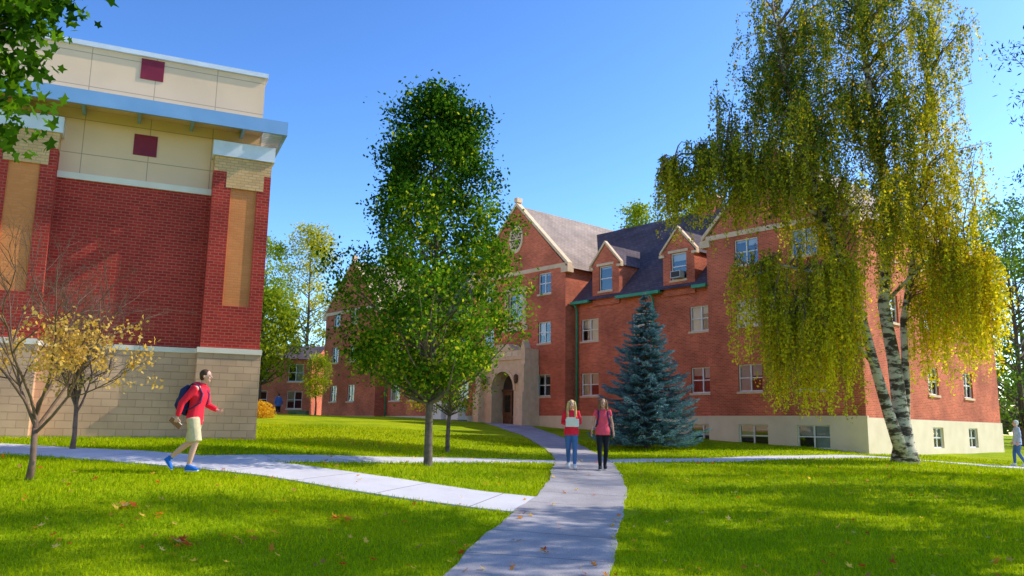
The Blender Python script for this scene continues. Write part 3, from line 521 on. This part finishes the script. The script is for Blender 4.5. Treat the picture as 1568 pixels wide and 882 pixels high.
# ------------------------------------------------------------ modern academic building (left)
A=empty('brick_academic_building',(-7.45,24,0),math.atan2(.414,.91)); w=MB(); g=MB(); st=MB()
def lb():
    x0=-32
    w.box(x0,-.05,-.02,.4,-1,3.55,'block'); w.box(x0,-.04,-.06,.3,3.55,3.69,'trim'); w.box(x0,-.06,.04,.4,3.69,8.22,'brickL'); w.box(x0,-.08,-.02,.4,8.22,8.40,'trim'); w.box(x0,-.3,.10,.4,8.40,12.18,'panel')
    st.box(x0,-.22,.02,.5,12.18,12.32,'cap')
    w.box(-.42,-.051,.4,26,-1,3.55,'block'); w.box(-.45,-.061,.4,26,3.55,8.3,'brickL'); w.box(-.7,-.301,.4,26,8.3,12.18,'panel'); w.box(x0,-.7,25.6,26,-1,12.18,'brickL'); w.box(x0,-.7,.4,25.6,11.6,11.8,'cap'); st.box(-.8,-.22,.5,26.1,12.18,12.32,'cap')
    for px in (-1.62,-7.25,-12.9,-18.5,-24.1):
        a,b=px,px+1.62; d=-.38
        w.box(a-.06,b+.04,d-.08,.1,-1,3.55,'block'); w.box(a-.08,b+.06,d-.12,.1,3.55,3.70,'trim')
        w.box(a,a+.50,d,.1,3.70,8.9,'brickL'); w.box(b-.38,b,d,.1,3.70,8.9,'brickL'); w.box(a+.5,b-.38,d,.1,3.70,4.93,'brickL'); w.box(a+.5,b-.38,d+.05,.1,4.93,8.42,'brickT')
        w.box(a,a+.36,d,.1,8.9,9.35,'brickQ'); w.box(b-.2,b,d,.1,8.9,9.35,'brickQ'); w.box(a+.36,b-.2,d-.012,.1,8.42+.001,9.35,'brickQ') ; w.box(a-.07,b+.07,d-.08,.12,9.35,9.80,'cap')
    for k in range(4):
        cx=-3.5-k*5.64
        for z in (11.5,9.18): w.box(cx-.31,cx+.31,.075,.12,z,z+.62,'maroon')
    st.box(x0,.30,-1.06,-.98,10.05,10.46,'metal'); st.box(x0,-.30,-.98,.1,10.36,10.44,'metal'); w.box(x0,-.30,-.98,.098,10.30,10.357,'soffit')
    st.box(.22,.30,-.98,9,10.05,10.46,'metal')
    for i in range(60): y=-.9+i*.165; st.box(-.30,.22,y,y+.035,10.10,10.34,'cap')
    for i in range(10): x=-.9-i*1.41; st.box(x-.04,x+.04,-.98,.1,10.12,10.30,'metal')
lb(); w.obj('walls',A); st.obj('canopy_and_coping',A)

# ------------------------------------------------------------ far houses and small fixtures
H=empty('distant_brick_house',(-26,70,0)); w=MB(); g=MB(); st=MB(); T=Tf(0)
ops=[(a,a+1.3,z,z+1.5) for a in (1,4,7) for z in (2.9,5.2)]; w.wall(T,0,9,0,7.2,ops,'brickR'); [window(T,*o) for o in ops]; w.wall(Tr(9),0,8,0,7.2,[],'brickR'); w.wall(Tl(0),0,8,0,7.2,[],'brickR')
w.poly([(-.3,-.3,7.1),(9.3,-.3,7.1),(9.3,4,8.6),(-.3,4,8.6)],'slate'); w.poly([(-.3,8.3,7.1),(9.3,8.3,7.1),(9.3,4,8.6),(-.3,4,8.6)],'slate'); w.poly([(9,0,7.2),(9,8,7.2),(9,4,8.55)],'brickR'); w.obj('walls_and_roof',H); g.obj('windows',H); st.obj('sills',H)
def cabinet(name,x,y,rz,w_,d_,h_,mat):
    e=empty(name,(x,y,gh(x,y)),rz); m=MB(); m.box(-w_/2,w_/2,-d_/2,d_/2,0,h_,mat); m.box(-w_/2-.03,w_/2+.03,-d_/2-.03,d_/2+.03,h_,h_+.05,mat); m.box(-w_/2-.08,w_/2+.08,-d_/2-.08,d_/2+.08,-.2,.06,'conc')
    for i in range(7): m.box(-w_/2+.08,-.05,-d_/2-.012,-d_/2,h_*.3+i*h_*.08,h_*.33+i*h_*.08,'dark')
    m.box(.03,w_/2-.06,-d_/2-.01,-d_/2,h_*.15,h_*.9,mat); m.box(.08,.12,-d_/2-.03,-d_/2-.01,h_*.45,h_*.6,'dark'); m.obj('casing',e)
cabinet('air_conditioning_unit',-3.3,50.3,-.8,1.1,.6,1.15,'white'); cabinet('air_conditioning_unit',-4.4,51.3,-.8,1.1,.6,1.1,'white'); cabinet('green_utility_box',-15.0,58.5,0,1.3,.8,.5,'dgreen')

# ------------------------------------------------------------ people
def pmat(n,c,rough=.8,v=.85): 
    m=noisy(n,tuple(a*v for a in c),c,14,rough=rough,spec=.3); return m
SK=pmat('skin',(.74,.41,.29),.55,.93); SK2=pmat('skin_tan',(.66,.35,.23),.55,.93)
RED=pmat('red_cotton',(.90,.02,.05)); PINK=pmat('coral_cotton',(.94,.09,.14)); JEAN=pmat('denim',(.07,.16,.36)); BLK=pmat('black_fabric',(.012,.012,.016)); KHA=pmat('khaki',(.68,.55,.33)); BLUE=pmat('blue_shoe',(.02,.16,.6)); NAVY=pmat('navy_nylon',(.02,.035,.12)); WHT=pmat('white_fabric',(.8,.8,.8)); LBL=pmat('pale_blue_fabric',(.5,.56,.74)); BJ=pmat('blue_jacket',(.05,.13,.42))
HB=pmat('blond_hair',(.80,.55,.2),.5,.6); HBR=pmat('brown_hair',(.28,.13,.05),.5,.6); HD=pmat('dark_hair',(.09,.045,.02),.5,.6); EYE=pmat('eye',(.02,.015,.01),.2); LIP=pmat('lips',(.5,.12,.10)); SUN=pmat('paper',(.8,.83,.74)); BRN=pmat('brown_leather',(.3,.12,.05)); SOLE=pmat('sole',(.7,.7,.7))
V3=lambda *a:np.array(a,float)
def hand(pm,wr_,d,side,pn,curl=.5,s=1.):
    d=unit(V3(*d)); side=unit(V3(*side)-d*np.dot(V3(*side),d)); pn=unit(np.cross(d,side))*(1 if pn>0 else -1); wr_=V3(*wr_)
    pm.tube([tuple(wr_-d*.02),tuple(wr_+d*.03*s),tuple(wr_+d*.085*s)],[(.026,.02),(.038*s,.017),(.040*s,.014)],8,ref=tuple(side))
    for i,(o,L) in enumerate(((-.030,.062),(-.010,.074),(.010,.080),(.030,.070))):
        b=wr_+d*.08*s+side*o*s; c=curl*(1+.1*(3-i)); p1=b+(d*math.cos(c*.5)+pn*math.sin(c*.5))*L*.42*s; p2=p1+(d*math.cos(c*1.4)+pn*math.sin(c*1.4))*L*.33*s; p3=p2+(d*math.cos(c*2.2)+pn*math.sin(c*2.2))*L*.25*s
        pm.tube([tuple(q) for q in (b-d*.02,b,p1,p2,p3)],[.009,.0095,.009,.008,.006],6)
    b=wr_+d*.025*s+side*.033*s; p1=b+unit(side*.8+d*.6+pn*.3)*.035*s; p2=p1+unit(side*.3+d+pn*.5)*.03*s; p3=p2+unit(d+pn*.7)*.022*s; pm.tube([tuple(q) for q in (b-side*.015,b,p1,p2,p3)],[.012,.013,.011,.010,.007],6)
def person(name,x,y,yaw,J,H,top,bot,shoe,skin,hair,long_hair=0,sleeve='long',legs='long',female=False,curl=.5,hood=False,sc=1.):
    e=empty(name,(x,y,gh(x,y)+.03),yaw); e.scale=(sc,)*3; s=.88 if female else 1.
    P={k:V3(*v) for k,v in J.items()}; pe,ch,nk,hd=P['pelvis'],P['chest'],P['neck'],P['head']; wa=pe*.55+ch*.45
    body=PM(); tz=V3(0,0,1)
    def torso(pm,o=0.,low=-.10): 
        pm.tube([tuple(pe+tz*low),tuple(pe),tuple(wa),tuple(ch),tuple(ch*.35+nk*.65),tuple(nk)],[((.165 if not female else .165)+o,.115+o),(.165+o if not female else .172+o,.12+o),((.15 if not female else .118)+o,.105*s+o),(.185*s+o,.12*s+o),(.12*s+o,.08*s+o),(.055+o*.5,.055+o*.5)],16)
    torso(body); body.tube([tuple(nk-tz*.04),tuple(nk),tuple(hd-tz*.04)],[.058*s,.052*s,.052*s],10)
    for q in 'LR':
        sh,el,wr_=P['sh'+q],P['el'+q],P['wr'+q]; hp,kn,an=P['hip'+q],P['kn'+q],P['an'+q]
        body.tube([tuple(ch*.3+nk*.7),tuple(sh),tuple((sh*.5+el*.5)),tuple(el),tuple(el*.7+wr_*.3),tuple(wr_)],[.06*s,.058*s,.047*s,.038*s,.038*s,.026*s],10)
        ca=kn*.62+an*.38; ca=ca+unit(np.cross(V3(0,1,0),kn-an))*(-.012)
        body.tube([tuple(hp),tuple(hp*.5+kn*.5),tuple(kn),tuple(ca),tuple(an)],[.092*s,.075*s,.054*s,.056*s,.036*s],12)
    body.obj('body',skin,e,.013,3)
    tp=PM(); torso(tp,.018,-.14 if not female else -.10)
    for q in 'LR':
        sh,el,wr_=P['sh'+q],P['el'+q],P['wr'+q]; a=[tuple(ch*.3+nk*.7-tz*.02),tuple(sh)]; r=[.07*s,.077*s]
        if sleeve=='long': a+=[tuple((sh+el)/2),tuple(el),tuple((el+wr_)/2),tuple(wr_+(el-wr_)*.08)]; r+=[.066*s,.058*s,.053*s,.040*s]
        else: a+=[tuple(sh*.6+el*.4)]; r+=[.064*s]
        tp.tube(a,r,12)
    if hood: tp.ball(tuple(nk+V3(-.09,0,.0)),(.085,.12,.06)); tp.tube([tuple(nk+V3(0,0,-.02)),tuple(nk+V3(.0,0,.035))],[.085,.075],12)
    tp.obj('shirt' if not hood else 'hooded_sweatshirt',top,e,.013,4)
    bt=PM(); bt.tube([tuple(pe-tz*.11),tuple(pe-tz*.03),tuple(pe+tz*.06)],[(.165,.125),(.182,.133),(.165,.118)] ,16)
    for q in 'LR':
        hp,kn,an=P['hip'+q],P['kn'+q],P['an'+q]
        if legs=='long': bt.tube([tuple(hp),tuple((hp+kn)/2),tuple(kn),tuple(kn*.6+an*.4),tuple(an+(kn-an)*.06)],[.107*s,.09*s,.067*s,.064*s,.05*s],12)
        else: bt.tube([tuple(hp),tuple((hp+kn)/2),tuple(kn*.97+hp*.03)],[.118,.112,.108],14)
    bt.obj('trousers' if legs=='long' else 'shorts',bot,e,.013,3)
    shp=PM();sol=PM()
    for q in 'LR':
        an,to=P['an'+q],P['toe'+q]; f=unit(to-an); fl=V3(to[0]-an[0],to[1]-an[1],0); heel=an-unit(fl)*.05+V3(0,0,-.045) if 'heel'+q not in P else P['heel'+q]
        shp.tube([tuple(heel),tuple(heel*.6+to*.4+V3(0,0,.025)),tuple(heel*.25+to*.75+V3(0,0,.01)),tuple(to)],[(.036,.042),(.042,.048),(.047,.036),(.03,.022)],12); shp.tube([tuple(an+tz*.03),tuple(an-tz*.03)],[.045,.045],10)
        sol.tube([tuple(heel-tz*.034),tuple(heel*.3+to*.7-tz*.024),tuple(to-tz*.012)],[(.036,.014),(.046,.014),(.03,.012)],10)
    shp.obj('shoes',shoe,e,.01,2); sol.obj('soles',SOLE,e)
    h=PM(); h.ball(tuple(hd+V3(-.005,0,.03)),(.096,.076,.096)); h.ball(tuple(hd+V3(.018,0,-.035)),(.07,.058,.075)); h.ball(tuple(hd+V3(.062,0,-.075)),(.025,.028,.025)); h.tube([tuple(hd+V3(.082,0,.025)),tuple(hd+V3(.112,0,-.012)),tuple(hd+V3(.085,0,-.022))],[.010,.016,.012],8)
    for sy in (-1,1): h.ball(tuple(hd+V3(-.005,sy*.077,0)),(.018,.010,.03)); h.ball(tuple(hd+V3(.07,sy*.03,-.015)),(.018,.02,.02))
    h.obj('head',skin,e,.007,3)
    ey=PM(); [ey.ball(tuple(hd+V3(.083,sy*.030,.012)),(.010,.013,.007),8,6) for sy in (-1,1)]; [ey.tube([tuple(hd+V3(.09,sy*.014,.032)),tuple(hd+V3(.086,sy*.045,.034))],[.004,.003],5) for sy in (-1,1)]; ey.obj('eyes_and_brows',EYE,e)
    li=PM(); li.ball(tuple(hd+V3(.084,0,-.05)),(.008,.022,.006),8,6); li.obj('mouth',LIP,e)
    hr=PM(); hr.ball(tuple(hd+V3(-.022,0,.045)),(.100,.086,.092)); hr.ball(tuple(hd+V3(-.045,0,-.005)),(.068,.078,.075))
    if long_hair:
        for sy in (-1,1):
            hr.tube([tuple(hd+V3(.02,sy*.06,.09)),tuple(hd+V3(.03,sy*.088,.0)),tuple(hd+V3(.03,sy*.098,-.10)),tuple(hd+V3(.07,sy*.095,-.10-long_hair)),tuple(hd+V3(.09,sy*.08,-.14-long_hair))],[.035,.03,.034,.035,.012],8)
        hr.tube([tuple(hd+V3(-.06,0,.03)),tuple(hd+V3(-.08,0,-.1)),tuple(hd+V3(-.1,0,-.15-long_hair))],[(.08,.05),(.1,.045),(.06,.02)],10)
    hr.obj('hair',hair,e,.009,3)
    hm=PM()
    for q,sd in (('L',1),('R',-1)):
        wr_,el=P['wr'+q],P['el'+q]; d=P.get('hd'+q,unit(wr_-el)); hand(hm,tuple(wr_),tuple(d),tuple(P.get('hs'+q,V3(1,0,0))),sd,curl,s)
    hm.obj('hands',skin,e); return e,P
J=dict(pelvis=(0,0,.96),chest=(.05,0,1.33),neck=(.09,0,1.52),head=(.15,0,1.67),shL=(.07,.2,1.45),elL=(.10,.27,1.17),wrL=(.32,.2,1.08),shR=(.05,-.2,1.45),elR=(-.13,-.27,1.19),wrR=(-.19,-.27,.94),
  hipL=(0,.09,.93),knL=(-.08,.1,.52),anL=(-.44,.11,.24),toeL=(-.40,.11,.03),heelL=(-.53,.11,.22),hipR=(.01,-.09,.93),knR=(.10,-.1,.51),anR=(.0,-.1,.10),toeR=(.19,-.11,.04))
e,P=person('walking_student',-5.62,14.75,-.08,J,1.82,RED,KHA,BLUE,SK,HD,sleeve='long',legs='shorts',curl=.9,hood=True)
bp=PM(); bp.tube([(-.13,0,1.02),(-.17,0,1.04),(-.21,0,1.22),(-.19,0,1.42),(-.13,0,1.50)],[(.10,.06),(.155,.10),(.165,.125),(.14,.10),(.08,.05)],14); bp.tube([(-.29,0,1.06),(-.33,0,1.16),(-.31,0,1.28)],[(.09,.03),(.11,.045),(.08,.03)],12); bp.obj('backpack',NAVY,e,.012,3)
bs=PM(); [bs.tube([(-.12,s*.11,1.47),(-.02,s*.125,1.545),(.09,s*.13,1.50),(.175,s*.13,1.36),(.15,s*.15,1.2),(0,s*.185,1.1),(-.12,s*.15,1.08)],[(.022,.010)]*7,6) for s in (-1,1)]; bs.obj('backpack_straps',NAVY,e)
bk=MB(); M['lth']=BRN; M['paper']=SUN; bk.box(-.12,.12,-.012,.012,-.045,.045,'lth'); bk.box(-.115,.115,-.010,.010,.0451,.048,'paper'); b=bk.obj('notebook',e); b.location=(-.215,-.265,.845); b.rotation_euler=(0,.65,0); b.parent=e
JW=dict(pelvis=(0,0,.90),chest=(.01,0,1.24),neck=(.01,0,1.40),head=(.03,0,1.52),shL=(0,.16,1.34),elL=(-.01,.21,1.09),wrL=(.20,.06,1.08),shR=(0,-.16,1.34),elR=(-.01,-.21,1.09),wrR=(.20,-.07,1.05),hdL=(.25,-.9,0),hdR=(.25,.9,.05),hsL=(0,0,1),hsR=(0,0,1),
  hipL=(0,.08,.87),knL=(.10,.08,.48),anL=(.10,.075,.09),toeL=(.26,.085,.04),hipR=(0,-.08,.87),knR=(.0,-.075,.47),anR=(-.22,-.06,.14),toeR=(-.08,-.065,.035))
e,P=person('woman_holding_papers',1.50,20.2,-math.pi/2-.03,JW,1.6,RED,JEAN,WHT,SK,HB,long_hair=.16,female=True,curl=.7)
pp=MB(); pp.box(.235,.25,-.15,.17,1.0,1.19,'paper'); pp.box(.252,.262,-.13,.10,1.03,1.23,'trim'); pp.obj('papers',e)
JX=dict(pelvis=(0,0,.94),chest=(.01,0,1.30),neck=(.01,0,1.47),head=(.03,0,1.60),shL=(0,.165,1.41),elL=(-.03,.23,1.14),wrL=(.04,.26,.90),shR=(0,-.165,1.41),elR=(.0,-.24,1.14),wrR=(.09,-.28,.92),
  hipL=(0,.08,.91),knL=(.02,.08,.49),anL=(-.18,.07,.14),toeL=(-.04,.075,.035),hipR=(0,-.08,.91),knR=(.12,-.09,.5),anR=(.13,-.08,.09),toeR=(.29,-.10,.04))
e,P=person('woman_in_pink_shirt',2.27,20.25,-math.pi/2,JX,1.7,PINK,BLK,BLK,SK2,HBR,long_hair=.04,female=True,sleeve='short',curl=.5)
bs=PM(); [bs.tube([(-.12,s*.09,1.38),(-.02,s*.105,1.462),(.08,s*.115,1.40),(.135,s*.12,1.27),(.10,s*.15,1.12),(-.04,s*.165,1.04)],[(.02,.009)]*6,6) for s in (-1,1)]; bs.obj('backpack_straps',NAVY,e)
bp=PM(); bp.tube([(-.12,0,.98),(-.19,0,1.05),(-.20,0,1.25),(-.13,0,1.40)],[(.08,.04),(.14,.08),(.14,.08),(.08,.04)],12); bp.obj('backpack',NAVY,e,.014,2)
person('distant_pedestrian',-16.7,59.4,math.pi/2+.3,dict(JX),1.75,BJ,BLK,BLK,SK,HD,curl=.5)
person('passing_pedestrian',19.35,31.6,math.pi*.9,dict(JX),1.75,LBL,JEAN,WHT,SK,WHT,curl=.5)

# ------------------------------------------------------------ light, sky, camera
az=math.radians(76); el=math.radians(41)
sv=Vector((math.sin(az)*math.cos(el),math.cos(az)*math.cos(el),math.sin(el)))
sd=bpy.data.lights.new('sun','SUN'); sd.energy=5; sd.angle=math.radians(.5); sd.color=(1,.94,.83); so=bpy.data.objects.new('sun',sd); SC.collection.objects.link(so); so.rotation_euler=sv.to_track_quat('Z','Y').to_euler(); so.location=(30,10,40)
W=bpy.data.worlds.new('World'); SC.world=W; W.use_nodes=True; nt=W.node_tree; bg=nt.nodes['Background']; sk=nt.nodes.new('ShaderNodeTexSky'); sk.sky_type='NISHITA'; sk.sun_disc=False; sk.sun_elevation=el; sk.sun_rotation=az; sk.altitude=300; sk.air_density=1.0; sk.dust_density=.7; sk.ozone_density=2.0
h1=nt.nodes.new('ShaderNodeHueSaturation'); h1.inputs['Value'].default_value=.15; h1.inputs['Saturation'].default_value=1.12
ga=nt.nodes.new('ShaderNodeGamma'); ga.inputs[1].default_value=1.5
h2=nt.nodes.new('ShaderNodeHueSaturation'); h2.inputs['Value'].default_value=2.4/.15
nt.links.new(sk.outputs[0],h1.inputs['Color']); nt.links.new(h1.outputs[0],ga.inputs[0]); nt.links.new(ga.outputs[0],h2.inputs['Color']); nt.links.new(h2.outputs[0],bg.inputs[0]); bg.inputs[1].default_value=.15
cd=bpy.data.cameras.new('camera'); cd.sensor_width=36; cd.lens=28.7; cd.clip_end=6000; cd.clip_start=.1; co=bpy.data.objects.new('camera',cd); SC.collection.objects.link(co); SC.camera=co
p=math.radians(9.7); r=.015
co.matrix_world=Matrix.Translation((0,0,1.6))@Matrix.Rotation(math.pi/2+p,4,'X')@Matrix.Rotation(r,4,'Z')
SC.view_settings.view_transform='Standard'; SC.view_settings.look='None'; SC.view_settings.exposure=0
